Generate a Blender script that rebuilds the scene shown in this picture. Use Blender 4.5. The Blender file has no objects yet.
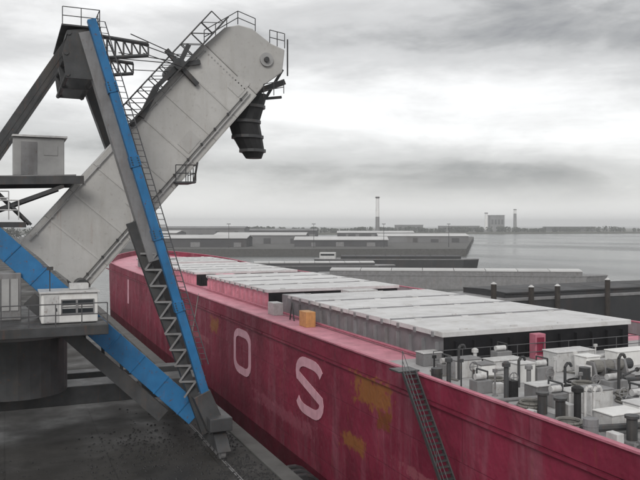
import bpy, bmesh, math, random
from mathutils import Vector, Matrix
R = math.radians
random.seed(7)
scene = bpy.context.scene
col = scene.collection

# ---------------------------------------------------------------- camera, sky, sun, exposure
HC = 12.2                                   # eye height above the quay
YAW = math.atan2(271, 600)                  # the view is turned this far to the right of the quay line
cd = bpy.data.cameras.new('camera'); cam = bpy.data.objects.new('camera', cd); col.objects.link(cam)
cam.location = (0, 0, HC); cam.rotation_euler = (R(90), 0, -YAW)
cd.sensor_width = 36; cd.lens = 750 / 640 * 36; cd.shift_x = -23.75 / 640; cd.shift_y = -14 / 640
cd.clip_start = .1; cd.clip_end = 20000
scene.camera = cam

SUN_EL, SUN_AZ = R(36), R(212)              # azimuth clockwise from +Y
wd = bpy.data.worlds.new('World'); scene.world = wd; wd.use_nodes = True
nt = wd.node_tree; N = nt.nodes; L = nt.links
for n in list(N): N.remove(n)
def node(t, **kw):
    n = N.new(t)
    for k, v in kw.items(): setattr(n, k, v)
    return n
out = node('ShaderNodeOutputWorld'); bg = node('ShaderNodeBackground'); bg.inputs[1].default_value = .1
sky = node('ShaderNodeTexSky', sky_type='NISHITA'); sky.sun_disc = False
sky.sun_elevation = SUN_EL; sky.sun_rotation = SUN_AZ
tc = node('ShaderNodeTexCoord')
def noise(vec, scale, detail, rough, off, sc=(1, 1, 1)):
    m = node('ShaderNodeMapping'); m.inputs[1].default_value = off; m.inputs[3].default_value = sc
    L.new(vec, m.inputs[0])
    n = node('ShaderNodeTexNoise'); n.inputs['Scale'].default_value = scale; n.inputs['Detail'].default_value = detail
    n.inputs['Roughness'].default_value = rough; n.inputs['Distortion'].default_value = .25
    L.new(m.outputs[0], n.inputs[0]); return n.outputs[0]
d = tc.outputs['Generated']
CLOUD_OFF = (-15.277, 9.8906, 1.8115)
big = noise(d, 1.2, 8, .5, CLOUD_OFF, (1, 1, 6.0))
fine = noise(d, 5.0, 9, .62, (18.598, 10.443, 18.941), (1, 1, 3.2))
mx = node('ShaderNodeMath', operation='MULTIPLY_ADD'); L.new(fine, mx.inputs[0]); mx.inputs[1].default_value = .40; L.new(big, mx.inputs[2])
cr = node('ShaderNodeValToRGB'); e = cr.color_ramp
e.elements[0].position = .53; e.elements[0].color = (2.9, 2.9, 2.92, 1)
e.elements[1].position = .85; e.elements[1].color = (9.2, 9.2, 9.15, 1)
for p, v in ((.59, 4.0), (.65, 5.5), (.71, 6.2), (.77, 7.6)):
    q = e.elements.new(p); q.color = (v * 1.005, v, v * .99, 1)
L.new(mx.outputs[0], cr.inputs[0])
mix = node('ShaderNodeMix', data_type='RGBA'); mix.inputs[0].default_value = .93
sx_ = node('ShaderNodeSeparateXYZ'); L.new(d, sx_.inputs[0])      # the cloud thins into bright mist near the horizon
mr = node('ShaderNodeMapRange', interpolation_type='SMOOTHSTEP'); mr.inputs[1].default_value = .01; mr.inputs[2].default_value = .075; mr.inputs[3].default_value = .85; mr.inputs[4].default_value = 0
L.new(sx_.outputs[2], mr.inputs[0])
mh = node('ShaderNodeMix', data_type='RGBA'); L.new(mr.outputs[0], mh.inputs[0]); L.new(cr.outputs[0], mh.inputs[6]); mh.inputs[7].default_value = (8.3, 8.3, 8.25, 1)
L.new(sky.outputs[0], mix.inputs[6]); L.new(mh.outputs[2], mix.inputs[7])
L.new(mix.outputs[2], bg.inputs[0]); L.new(bg.outputs[0], out.inputs[0])

sl = bpy.data.lights.new('sun', 'SUN'); sl.energy = 1.5; sl.angle = R(25); sl.color = (1, .97, .92)
so = bpy.data.objects.new('sun', sl); col.objects.link(so)
sdir = Vector((math.sin(SUN_AZ) * math.cos(SUN_EL), math.cos(SUN_AZ) * math.cos(SUN_EL), math.sin(SUN_EL)))
so.rotation_euler = sdir.to_track_quat('Z', 'Y').to_euler()
scene.view_settings.view_transform = 'Standard'; scene.view_settings.look = 'None'
scene.view_settings.gamma = 1; scene.view_settings.exposure = .3; scene.view_settings.use_curve_mapping = False
scene.cycles.max_bounces = 6

# ---------------------------------------------------------------- survey helpers (photo bearings -> metres on a known plane)
FW = Vector((math.sin(YAW), math.cos(YAW), 0)); RT = Vector((math.cos(YAW), -math.sin(YAW), 0))
def W(px, py, Y):                            # point on the vertical plane y = Y
    t = (px - 320) / 600; c, s = math.cos(YAW), math.sin(YAW)
    X = Y * (s + t * c) / (c - t * s); dep = X * s + Y * c
    return Vector((X, Y, HC - (py - 263) / 600 * dep))
def G(px, py, z):                            # point on the level plane z
    dep = 600 * (HC - z) / (py - 263)
    p = FW * dep + RT * ((px - 320) / 600 * dep); p.z = z; return p
def CP(px, dep, z=0):                        # point at a bearing and range
    p = FW * dep + RT * ((px - 320) / 600 * dep); p.z = z; return p

# ---------------------------------------------------------------- materials
def paint(name, c, rough=.55, var=.18, scale=1.2, dirt=0, dirtcol=(.06, .045, .035), bump=.02, metal=0, streak=True, spec=.4, fscale=30, spots=None, wet=.1, rust=0, chips=0, seams=None, dents=0):
    m = bpy.data.materials.new(name); m.use_nodes = True; t = m.node_tree; n = t.nodes; l = t.links
    b = n['Principled BSDF']; b.inputs['Roughness'].default_value = rough; b.inputs['Metallic'].default_value = metal
    b.inputs['Specular IOR Level'].default_value = spec
    g = n.new('ShaderNodeNewGeometry')
    def nz(scl, det, sc=(1, 1, 1), ro=.6):
        mp = n.new('ShaderNodeMapping'); mp.inputs[3].default_value = sc; l.new(g.outputs['Position'], mp.inputs[0])
        x = n.new('ShaderNodeTexNoise'); x.inputs['Scale'].default_value = scl; x.inputs['Detail'].default_value = det
        x.inputs['Roughness'].default_value = ro; l.new(mp.outputs[0], x.inputs[0]); return x.outputs[0]
    a = nz(scale, 6)
    r = n.new('ShaderNodeMapRange'); r.inputs[1].default_value = .3; r.inputs[2].default_value = .7
    r.inputs[3].default_value = 1 - var; r.inputs[4].default_value = 1 + var; l.new(a, r.inputs[0])
    mu = n.new('ShaderNodeMix'); mu.data_type = 'RGBA'; mu.blend_type = 'MULTIPLY'; mu.inputs[0].default_value = 1
    mu.inputs[6].default_value = (*c, 1); l.new(r.outputs[0], mu.inputs[7])
    oi = n.new('ShaderNodeObjectInfo'); ro_ = n.new('ShaderNodeMapRange'); ro_.inputs[3].default_value = .93; ro_.inputs[4].default_value = 1.06; l.new(oi.outputs['Random'], ro_.inputs[0])
    mo = n.new('ShaderNodeMix'); mo.data_type = 'RGBA'; mo.blend_type = 'MULTIPLY'; mo.inputs[0].default_value = 1; l.new(mu.outputs[2], mo.inputs[6]); l.new(ro_.outputs[0], mo.inputs[7])
    cur = mo.outputs[2]
    rv = n.new('ShaderNodeMapRange'); rv.inputs[1].default_value = .35; rv.inputs[2].default_value = .65; rv.inputs[3].default_value = max(.05, rough - wet); rv.inputs[4].default_value = min(1, rough + .12)
    l.new(nz(scale * .8, 5), rv.inputs[0]); l.new(rv.outputs[0], b.inputs['Roughness'])
    if dirt:
        dn = nz(scale * 1.7, 8, (1, 1, .16) if streak else (1, 1, 1), .68)
        rr = n.new('ShaderNodeMapRange'); rr.inputs[1].default_value = .5; rr.inputs[2].default_value = .72
        rr.inputs[3].default_value = 0; rr.inputs[4].default_value = dirt; l.new(dn, rr.inputs[0])
        mm = n.new('ShaderNodeMix'); mm.data_type = 'RGBA'; l.new(rr.outputs[0], mm.inputs[0]); l.new(cur, mm.inputs[6])
        mm.inputs[7].default_value = (*dirtcol, 1); cur = mm.outputs[2]
    def overlay(fac, c2):
        nonlocal cur
        q = n.new('ShaderNodeMix'); q.data_type = 'RGBA'; l.new(fac, q.inputs[0]); l.new(cur, q.inputs[6]); q.inputs[7].default_value = (*c2, 1); cur = q.outputs[2]
    def thr(src, a, b, hi):
        q = n.new('ShaderNodeMapRange'); q.inputs[1].default_value = a; q.inputs[2].default_value = b; q.inputs[3].default_value = 0; q.inputs[4].default_value = hi; l.new(src, q.inputs[0]); return q.outputs[0]
    if rust: overlay(thr(nz(2.6, 8, (1, 1, .07), .7), .60, .72, rust), (.20, .075, .03))
    if chips: overlay(thr(nz(5.5, 9, (1, 1, .8), .75), .585, .635, chips), (.11, .055, .035))
    seamfac = None
    if seams:
        sp_ = n.new('ShaderNodeSeparateXYZ'); l.new(g.outputs['Position'], sp_.inputs[0]); cb_ = n.new('ShaderNodeCombineXYZ')
        l.new(sp_.outputs[seams[2]], cb_.inputs[0]); l.new(sp_.outputs[seams[3]], cb_.inputs[1])
        bt = n.new('ShaderNodeTexBrick'); bt.inputs['Scale'].default_value = 1; bt.inputs['Mortar Size'].default_value = seams[4]; bt.inputs['Mortar Smooth'].default_value = .3
        bt.inputs['Brick Width'].default_value = seams[0]; bt.inputs['Row Height'].default_value = seams[1]; l.new(cb_.outputs[0], bt.inputs['Vector']); seamfac = bt.outputs['Fac']
        overlay(thr(seamfac, 0, 1, .45), tuple(v * .45 for v in c))
    if spots:                                # worn patches: (centre, half size, colour, strength)
        wob = nz(2.4, 10, (1, 1, 1), .72)
        for ctr, hs, pc, st in spots:
            sp = n.new('ShaderNodeVectorMath'); sp.operation = 'SUBTRACT'; l.new(g.outputs['Position'], sp.inputs[0]); sp.inputs[1].default_value = ctr
            ab = n.new('ShaderNodeVectorMath'); ab.operation = 'ABSOLUTE'; l.new(sp.outputs[0], ab.inputs[0])
            dv = n.new('ShaderNodeVectorMath'); dv.operation = 'DIVIDE'; l.new(ab.outputs[0], dv.inputs[0]); dv.inputs[1].default_value = hs
            sx = n.new('ShaderNodeSeparateXYZ'); l.new(dv.outputs[0], sx.inputs[0])
            m1 = n.new('ShaderNodeMath'); m1.operation = 'MAXIMUM'; l.new(sx.outputs[1], m1.inputs[0]); l.new(sx.outputs[2], m1.inputs[1])
            ad = n.new('ShaderNodeMath'); ad.operation = 'MULTIPLY_ADD'; l.new(wob, ad.inputs[0]); ad.inputs[1].default_value = 3.2; l.new(m1.outputs[0], ad.inputs[2])
            rr = n.new('ShaderNodeMapRange'); rr.inputs[1].default_value = 2.62; rr.inputs[2].default_value = 2.3
            rr.inputs[3].default_value = 0; rr.inputs[4].default_value = st; l.new(ad.outputs[0], rr.inputs[0])
            mm = n.new('ShaderNodeMix'); mm.data_type = 'RGBA'; l.new(rr.outputs[0], mm.inputs[0]); l.new(cur, mm.inputs[6])
            mm.inputs[7].default_value = (*pc, 1); cur = mm.outputs[2]
    l.new(cur, b.inputs['Base Color'])
    if bump:
        f = nz(fscale, 4); bp = n.new('ShaderNodeBump'); bp.inputs['Strength'].default_value = .35; bp.inputs['Distance'].default_value = bump
        l.new(f, bp.inputs['Height']); last = bp
        if seamfac is not None:
            b2 = n.new('ShaderNodeBump'); b2.inputs['Distance'].default_value = .03; b2.invert = True; b2.inputs['Strength'].default_value = .6; l.new(seamfac, b2.inputs['Height']); l.new(last.outputs[0], b2.inputs['Normal']); last = b2
        if dents:
            b3 = n.new('ShaderNodeBump'); b3.inputs['Distance'].default_value = dents; b3.inputs['Strength'].default_value = .7; l.new(nz(.55, 3), b3.inputs['Height']); l.new(last.outputs[0], b3.inputs['Normal']); last = b3
        l.new(last.outputs[0], b.inputs['Normal'])
    return m

RUST = (.25, .10, .028)
HX = 17.75                                   # the ship's near side
M = {
 'hull': paint('hull_paint', (.19, .020, .045), .55, .26, .3, .75, (.26, .11, .14), .03, fscale=9, spec=.2, rust=.5, chips=.35, seams=(9.0, 2.1, 1, 2, .025), dents=.25, spots=[
        ((HX, 35.6, 3.35), (9, 2.2, .8), RUST, .9), ((HX, 38.0, .1), (9, 1.5, .5), RUST, .85),
        ((HX, 68.5, 3.0), (9, 1.6, .7), RUST, .8), ((HX, 34.2, 2.2), (9, .7, .5), (.16, .05, .015), .9),
        ((HX, 50, -.9), (9, 6.5, .5), (.30, .085, .12), .6), ((HX, 26, .4), (9, 7, .25), (.30, .10, .12), .6), ((HX, 75, 1.2), (9, 5, .3), (.3, .1, .12), .6)]),
 'boottop': paint('boottop_paint', (.085, .003, .014), .6, .25, .6, .5, (.035, .02, .018), spec=.15),
 'rail_red': paint('faded_red_paint', (.42, .14, .19), .5, .2, 1.5, .3, (.24, .07, .08), spec=.25),
 'deck_red': paint('deck_red', (.56, .245, .305), .5, .22, .7, .45, (.38, .17, .19), streak=False, spec=.25, chips=.4),
 'deck_grey': paint('deck_grey', (.40, .40, .405), .45, .22, .45, .6, (.2, .185, .17), streak=False, chips=.5, seams=(6, 2.4, 1, 0, .02)),
 'letter': paint('letter_white', (.66, .36, .43), .55, .16, 1.0, .45, (.25, .07, .09)),
 'cover': paint('hatch_cover_grey', (.56, .56, .565), .45, .12, .5, .6, (.33, .315, .29), streak=False, chips=.35, dents=.12),
 'cover_red': paint('hatch_cover_red', (.52, .22, .27), .5, .18, .6, .4, (.3, .27, .27), streak=False),
 'end_shade': paint('coaming_end_shade', (.012, .012, .014), .7, .3, 1.0, .25, (.03, .025, .02), spec=.15),  # shade on the coaming's near end, put into a near-black colour
 'coaming_grey': paint('coaming_grey', (.20, .20, .21), .55, .2, 1.0, .4, (.1, .07, .05)),
 'blue': paint('blue_paint', (.024, .145, .325), .45, .15, 1.2, .35, (.04, .06, .08), spec=.25, rust=.45, chips=.75),
 'boom': paint('boom_cladding', (.415, .41, .40), .5, .09, .5, .6, (.30, .285, .265), .006, fscale=8, rust=.4, chips=.22, dents=.08),
 'seam': paint('boom_frame_steel', (.30, .30, .30), .55, .15, 1.0),
 'mid': paint('mid_grey_steel', (.19, .19, .195), .5, .18, 1.2, .35, chips=.4, rust=.3),
 'dark': paint('dark_steel', (.045, .047, .05), .5, .3, 1.2, .4, (.09, .07, .055), chips=.5, rust=.3),
 'black': paint('black_rubber', (.014, .014, .015), .65, .3, 2.0),
 'white': paint('white_cabin_paint', (.70, .70, .69), .4, .08, 2.0, .35, (.4, .37, .33), rust=.3),
 'rail': paint('galvanised_rail', (.10, .10, .105), .45, .2, 4.0, metal=.3),
 'pale_steel': paint('pale_steel', (.48, .48, .48), .45, .15, 3.0, .35, (.22, .19, .16), rust=.5, chips=.5),
 'orange': paint('orange_paint', (.50, .26, .10), .5, .15, 3.0, .3),
 'glass': paint('dark_glass', (.02, .024, .028), .08, .1, 2.0, bump=0, spec=.8),
 'concrete': paint('quay_concrete', (.085, .084, .082), .85, .2, .8, .5, (.08, .075, .07)),
 'asphalt': paint('dusty_asphalt', (.040, .038, .036), .85, .35, .22, .7, (.011, .0105, .010), .03, streak=False, fscale=14, spec=.25, wet=.45, seams=(7.5, 5.0, 1, 0, .05)),
 'shed_wall': paint('shed_wall', (.16, .16, .165), .7, .15, .05, .4),
 'shed_dark': paint('shed_wall_dark', (.07, .07, .075), .7, .2, .05, .4),
 'shed_roof': paint('shed_roof', (.48, .48, .48), .6, .12, .06, .35, (.3, .29, .28), streak=False),
 'far_dark': paint('dark_hull', (.030, .031, .034), .6, .3, .2, .4, (.08, .05, .04)),
 'far_land': paint('bank_ground', (.10, .10, .085), .9, .25, .01, .4, (.06, .07, .04), streak=False),
 'leaf': paint('far_foliage', (.055, .062, .05), .9, .35, .05, bump=0, spec=.1),
 'trunk': paint('bark', (.06, .05, .04), .9, .2, 1.0),
 'rope': paint('mooring_rope', (.17, .165, .155), .9, .2, 5.0),
 'chimney_white': paint('chimney_white', (.72, .72, .72), .7, .1, .2),
 'chimney_grey': paint('chimney_grey', (.20, .20, .205), .8, .1, .2),
 'timber': paint('wet_timber', (.035, .03, .027), .8, .3, 1.5, .5),
}
def water_mat():
    m = bpy.data.materials.new('river_water'); m.use_nodes = True; t = m.node_tree; n = t.nodes; l = t.links
    b = n['Principled BSDF']; b.inputs['Base Color'].default_value = (.075, .08, .078, 1); b.inputs['Roughness'].default_value = .16
    b.inputs['IOR'].default_value = 1.33
    g = n.new('ShaderNodeNewGeometry'); mp = n.new('ShaderNodeMapping'); mp.inputs[3].default_value = (1, .45, 1); mp.inputs[2].default_value = (0, 0, .5)
    l.new(g.outputs['Position'], mp.inputs[0])
    a = n.new('ShaderNodeTexNoise'); a.inputs['Scale'].default_value = .55; a.inputs['Detail'].default_value = 7; l.new(mp.outputs[0], a.inputs[0])
    bp = n.new('ShaderNodeBump'); bp.inputs['Strength'].default_value = .8; bp.inputs['Distance'].default_value = .5
    l.new(a.outputs[0], bp.inputs['Height']); l.new(bp.outputs[0], b.inputs['Normal'])
    a2 = n.new('ShaderNodeTexNoise'); a2.inputs['Scale'].default_value = .012; a2.inputs['Detail'].default_value = 4; l.new(mp.outputs[0], a2.inputs[0])
    r = n.new('ShaderNodeMapRange'); r.inputs[1].default_value = .35; r.inputs[2].default_value = .65; r.inputs[3].default_value = .1; r.inputs[4].default_value = .3
    l.new(a2.outputs[0], r.inputs[0]); l.new(r.outputs[0], b.inputs['Roughness'])
    return m
M['water'] = water_mat()

# ---------------------------------------------------------------- mesh helpers
class MB:
    def __init__(s): s.bm = bmesh.new()
    def face(s, pts): s.bm.faces.new([s.bm.verts.new(p) for p in pts])
    def hexa(s, b, t):                        # two loops of equal length -> closed solid
        vb = [s.bm.verts.new(p) for p in b]; vt = [s.bm.verts.new(p) for p in t]; k = len(b)
        s.bm.faces.new(vb[::-1]); s.bm.faces.new(vt)
        for i in range(k): s.bm.faces.new([vb[i], vb[(i + 1) % k], vt[(i + 1) % k], vt[i]])
        return s
    def box(s, c, sz, rot=None):
        x, y, z = (v / 2 for v in sz); q = [(-x, -y), (x, -y), (x, y), (-x, y)]; c = Vector(c)
        f = (lambda v: c + rot @ Vector(v)) if rot else (lambda v: c + Vector(v))
        return s.hexa([f((a, b, -z)) for a, b in q], [f((a, b, z)) for a, b in q])
    def beam(s, p, q, w, h, up=(0, 0, 1)):    # w across, h along 'up'
        p, q = Vector(p), Vector(q); d = (q - p).normalized(); u = Vector(up)
        if abs(d.dot(u)) > .99: u = Vector((0, 1, 0))
        a = d.cross(u).normalized(); u = a.cross(d)
        r = [(-w / 2, -h / 2), (w / 2, -h / 2), (w / 2, h / 2), (-w / 2, h / 2)]
        return s.hexa([p + a * x + u * y for x, y in r], [q + a * x + u * y for x, y in r])
    def tube(s, p, q, r, k=8, r2=None):
        p, q = Vector(p), Vector(q); d = (q - p).normalized(); u = Vector((0, 0, 1))
        if abs(d.dot(u)) > .99: u = Vector((0, 1, 0))
        a = d.cross(u).normalized(); u = a.cross(d); r2 = r if r2 is None else r2
        an = [2 * math.pi * i / k for i in range(k)]
        return s.hexa([p + (a * math.cos(t) + u * math.sin(t)) * r for t in an], [q + (a * math.cos(t) + u * math.sin(t)) * r2 for t in an])
    def path(s, pts, r, k=6):
        for a, b in zip(pts, pts[1:]): s.tube(a, b, r, k)
        return s
    def prism(s, pts, off):
        off = Vector(off); return s.hexa([Vector(p) for p in pts], [Vector(p) + off for p in pts])
    def build(s, name, mat, parent=None, bevel=0):
        bmesh.ops.recalc_face_normals(s.bm, faces=s.bm.faces[:])
        me = bpy.data.meshes.new(name)
        o = bpy.data.objects.new(name, me); col.objects.link(o)
        if parent is not None:
            o.parent = parent; off = wpos(parent)
            for v in s.bm.verts: v.co -= off
        s.bm.to_mesh(me); s.bm.free(); me.materials.append(M[mat] if isinstance(mat, str) else mat)
        if bevel:
            b = o.modifiers.new('bevel', 'BEVEL'); b.width = bevel; b.segments = 2; b.limit_method = 'ANGLE'
        return o
def split(o, n0=None):
    """turn every loose piece of a mesh into a part of its own"""
    bm = bmesh.new(); bm.from_mesh(o.data); bm.verts.ensure_lookup_table(); seen = set(); comps = []
    for v in bm.verts:
        if v.index in seen: continue
        st = [v]; comp = []; seen.add(v.index)
        while st:
            a = st.pop(); comp.append(a.index)
            for e_ in a.link_edges:
                b = e_.other_vert(a)
                if b.index not in seen: seen.add(b.index); st.append(b)
        comps.append(sorted(comp))
    res = []
    for c in comps:
        mp = {i: k for k, i in enumerate(c)}; fs = [[mp[v.index] for v in f.verts] for f in bm.faces if f.verts[0].index in mp]
        me = bpy.data.meshes.new(o.data.name); me.from_pydata([bm.verts[i].co[:] for i in c], [], fs); me.materials.append(o.data.materials[0])
        q = o.copy(); q.data = me; res.append(q)
    bm.free(); nm = o.name; bpy.data.objects.remove(o)
    for q in res: q.name = nm; col.objects.link(q)
    return res
def wpos(o):
    v = Vector((0, 0, 0))
    while o is not None: v = v + o.location; o = o.parent
    return v
def tag(o, label=None, cat=None, group=None, kind=None):
    if label: o['label'] = label
    if cat: o['category'] = cat
    if group: o['group'] = group
    if kind: o['kind'] = kind
    return o
def empty(name, loc, label, cat, group=None):
    o = bpy.data.objects.new(name, None); col.objects.link(o); o.location = loc; o.empty_display_size = .5
    return tag(o, label, cat, group)
def railing(mb, pts, h=1.05, step=1.4, r=.028, up=Vector((0, 0, 1))):
    for a, b in zip(pts, pts[1:]):
        a, b = Vector(a), Vector(b); n = max(1, round((b - a).length / step))
        for i in range(n + 1):
            p = a.lerp(b, i / n); mb.tube(p, p + up * h, r, 5)
        for f in (.5, 1): mb.tube(a + up * h * f, b + up * h * f, r, 5)
    return mb

# ---------------------------------------------------------------- the setting
WZ = -4.6
m = MB(); m.face([(-9000, -3000, WZ), (14000, -3000, WZ), (14000, 14000, WZ), (-9000, 14000, WZ)])
tag(m.build('river', 'water'), kind='structure')
QX = 13.0
m = MB(); m.hexa([(-900, -60, -8), (QX - .9, -60, -8), (QX - .9, 900, -8), (-900, 900, -8)], [(-900, -60, 0), (QX - .9, -60, 0), (QX - .9, 900, 0), (-900, 900, 0)])
quay = tag(m.build('quay', 'asphalt'), kind='structure')
m = MB(); 
for k in range(30):
    y0 = -20 + k * 8; m.box((QX - .45, y0 + 3.985, -3.92), (.9, 7.97, 8.0))
split(m.build('coping_block', 'concrete', quay, bevel=.05))
m = MB()
for x in (10.35, -5.65):
    for dx in (-.05, .05): m.box((x + dx, 90, .012), (.05, 240, .024))
split(m.build('rail', 'mid', quay))

# ---------------------------------------------------------------- the cargo ship
DZ, BZ = 4.3, 5.3; HW = 12.0; XC = HX + HW
ship = empty('cargo_ship', (XC, 70, WZ), 'long cargo ship with dark red lettered hull and flat hatch covers alongside the quay', 'ship')
def half(y, z=0):
    fl = .5 + .5 * max(0, min(1, (z + 4.6) / 10))
    if y < 140: return HW
    t = min(1, (y - 140) / (30 + 6 * fl)); return max(.12, HW * (1 - t ** (2.0 + .5 * fl)))
ys = [-32 + 6 * i for i in range(29)] + [140 + 1.8 * i for i in range(1, 21)]
ys = sorted(set([y for y in ys if y <= 176]))
def sheer(y): return 0 if y < 130 else 1.6 * ((y - 130) / 46) ** 1.6
def shell(name, z0, z1, mat, thick):
    bm = bmesh.new(); loops = []
    for sgn in (-1, 1):
        rows = []
        for y in ys:
            r = []
            for k in range(5):
                z = z0 + (z1 - z0) * k / 4; zz = z + (sheer(y) if z > 2 else 0)
                r.append(bm.verts.new((XC + sgn * half(y, z), y, zz)))
            rows.append(r)
        for a, b in zip(rows, rows[1:]):
            for k in range(4):
                q = [a[k], b[k], b[k + 1], a[k + 1]]
                bm.faces.new(q if sgn < 0 else q[::-1])
        loops.append(rows)
    for k in range(4):
        bm.faces.new([loops[0][0][k], loops[0][0][k + 1], loops[1][0][k + 1], loops[1][0][k]])
        bm.faces.new([loops[0][-1][k], loops[1][-1][k], loops[1][-1][k + 1], loops[0][-1][k + 1]])
    mb = MB(); mb.bm.free(); mb.bm = bm
    o = mb.build(name, mat, ship)
    s = o.modifiers.new('thickness', 'SOLIDIFY'); s.thickness = thick; s.offset = 0; return o
hull = shell('hull', -3.1, DZ - .1, 'hull', .06)
shell('boottop', -7, -3.14, 'boottop', .06)
bul = shell('bulwark', DZ - .06, BZ - .08, 'hull', .10)
m = MB()
for y in range(-30, 138, 4): m.box((XC + HW - .09, y + 2, (DZ + BZ) / 2 - .02), (.05, 3.97, BZ - DZ - .16))
split(m.build('bulwark_lining', 'coaming_grey', bul))
# the rail cap along the bulwark, with the fendering strake below it
for sgn in (-1, 1):
    m = MB(); pts = [Vector((XC + sgn * (half(y, BZ)), y, BZ - .04 + sheer(y))) for y in ys]
    for a, b in zip(pts, pts[1:]): m.beam(a, b, .26, .08)
    m.build('rail_cap', 'rail_red', bul)
m = MB(); 
for y in range(-30, 140, 12): m.box((HX - .07, y + 5.9, DZ - .16), (.16, 11.8, .14))
split(m.build('rubbing_strake', 'hull', hull))
m = MB()
for y in [-25 + 1.9 * i for i in range(86)]: m.hexa([(HX + .07, y - .03, DZ + .02), (HX + .55, y - .03, DZ + .02), (HX + .55, y + .03, DZ + .02), (HX + .07, y + .03, DZ + .02)], [(HX + .07, y - .03, BZ - .12), (HX + .14, y - .03, BZ - .12), (HX + .14, y + .03, BZ - .12), (HX + .07, y + .03, BZ - .12)])
tag(m.build('bulwark_stay', 'rail_red', bul), kind='stuff')
def decksheet(name, y0, y1, mat):
    yy = [y for y in ys if y0 < y < y1]; yy = [y0] + yy + [y1]; m = MB()
    for a, b in zip(yy, yy[1:]):
        ha, hb = half(a, DZ) - .06, half(b, DZ) - .06
        m.hexa([(XC - ha, a, DZ - .2 + sheer(a)), (XC + ha, a, DZ - .2 + sheer(a)), (XC + hb, b, DZ - .2 + sheer(b)), (XC - hb, b, DZ - .2 + sheer(b))],
               [(XC - ha, a, DZ + sheer(a)), (XC + ha, a, DZ + sheer(a)), (XC + hb, b, DZ + sheer(b)), (XC - hb, b, DZ + sheer(b))])
    return m.build(name, mat, ship)
decksheet('main_deck', 39.02, 174, 'deck_red')
decksheet('aft_deck', -31.5, 39.0, 'deck_grey')
# hatches
HA, HB = 23.0, 36.8
hatches = [(36.6, 62.5, 'cover', 'coaming_grey', 'grey'), (68, 92, 'cover', 'deck_red', 'grey'), (97.5, 121.5, 'cover', 'deck_red', 'grey'), (127, 146, 'cover', 'coaming_grey', 'grey')]
for y0, y1, cm, sm, word in hatches:
    z0, z1 = DZ, 5.8
    m = MB(); t = .3
    m.hexa([(HA, y0 + t, z0), (HB, y0 + t, z0), (HB, y1, z0), (HA, y1, z0)], [(HA, y0 + t, z1), (HB, y0 + t, z1), (HB, y1, z1), (HA, y1, z1)])
    co = m.build('hatch_coaming', sm, ship)
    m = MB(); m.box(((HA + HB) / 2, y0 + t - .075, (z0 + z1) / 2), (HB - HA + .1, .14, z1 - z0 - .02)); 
    m.build('end_plate', 'end_shade', co)  # near end of the coaming, its shade painted in
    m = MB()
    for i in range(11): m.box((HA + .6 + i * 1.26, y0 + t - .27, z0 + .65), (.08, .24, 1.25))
    split(m.build('end_bracket', 'end_shade', co))
    m = MB()
    for i in range(int((y1 - y0) / 1.6)): m.box((HA - .12, y0 + .9 + i * 1.6, z0 + .6), (.23, .07, 1.15))
    split(m.build('stiffener', sm, co))
    n = 4; w = (y1 - y0) / n
    for i in range(n):
        m = MB(); c = y0 + w * (i + .5); hh = w / 2 - .09
        m.hexa([(HA - .25, c - hh, z1 + .02), (HB + .25, c - hh, z1 + .02), (HB + .25, c + hh, z1 + .02), (HA - .25, c + hh, z1 + .02)],
               [(HA - .25, c - hh, z1 + .33), (HB + .25, c - hh, z1 + .33), (HB + .25, c + hh, z1 + .33), (HA - .25, c + hh, z1 + .33)])
        o = m.build('hatch_panel', cm, co, bevel=.03)
        if i: m = MB(); m.box(((HA + HB) / 2, y0 + w * i, z1 + .345), (HB - HA + .3, .42, .05)); m.build('joint_strip', 'coaming_grey', co)
        m = MB()
        for j in range(3): m.box((HA - .28, c - hh + hh * (.33 + .67 * j), z1 + .1), (.12, .2, .3))
        split(m.build('cleat', 'coaming_grey', co)); m = MB()
        for j in range(4): m.box((HA + 1.5 + j * 3.6, c - hh + .5, z1 + .37), (.5, .12, .08)); m.box((HA + 1.5 + j * 3.6, c + hh - .5, z1 + .37), (.5, .12, .08))
        split(m.build('lifting_lug', cm, co))
# hull lettering: raised plates, each a letter
def letter(name, strokes, y_left, width, z0=0.0, hgt=3.75, st=.62):
    m = MB()
    for pts in strokes:
        P = [Vector((HX - .075, y_left - u * width, z0 + v * hgt)) for u, v in pts]
        closed = (P[0] - P[-1]).length < 1e-4
        if closed: P = P[:-1]
        n = len(P); inn, outr = [], []
        for i in range(n):
            a = P[i - 1] if (i or closed) else None; b = P[i]; c = P[(i + 1) % n] if (i < n - 1 or closed) else None
            d1 = (b - a).normalized() if a is not None else None; d2 = (c - b).normalized() if c is not None else None
            if d1 is None: d1 = d2
            if d2 is None: d2 = d1
            n1 = Vector((0, -d1.z, d1.y)); n2 = Vector((0, -d2.z, d2.y)); nn = (n1 + n2).normalized(); k = st / 2 / max(.4, nn.dot(n1))
            inn.append(b + nn * k); outr.append(b - nn * k)
        for i in range(n if closed else n - 1):
            j = (i + 1) % n
            m.prism([inn[i], inn[j], outr[j], outr[i]], (.03, 0, 0))
    return m.build(name, 'letter', hull)
def arc(cx, cy, rx, ry, a0, a1, k=9): return [(cx + rx * math.cos(R(a0 + (a1 - a0) * i / k)), cy + ry * math.sin(R(a0 + (a1 - a0) * i / k))) for i in range(k + 1)]
O = arc(.66, .72, .26, .19, 0, 90, 4) + arc(.34, .72, .26, .19, 90, 180, 4) + arc(.34, .28, .26, .19, 180, 270, 4) + arc(.66, .28, .26, .19, 270, 360, 4)
O.append(O[0])
S = arc(.62, .74, .30, .17, 15, 90, 4) + arc(.36, .70, .28, .21, 90, 200, 6) + arc(.64, .30, .28, .21, 20, -90, 6) + arc(.38, .26, .30, .17, 270, 195, 4)
letter('hull_letter', [O], 61.9, 5.0)['label'] = 'pale letter O on the red hull'
letter('hull_letter', [S], 47.0, 4.9)['label'] = 'pale letter S on the red hull'
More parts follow.
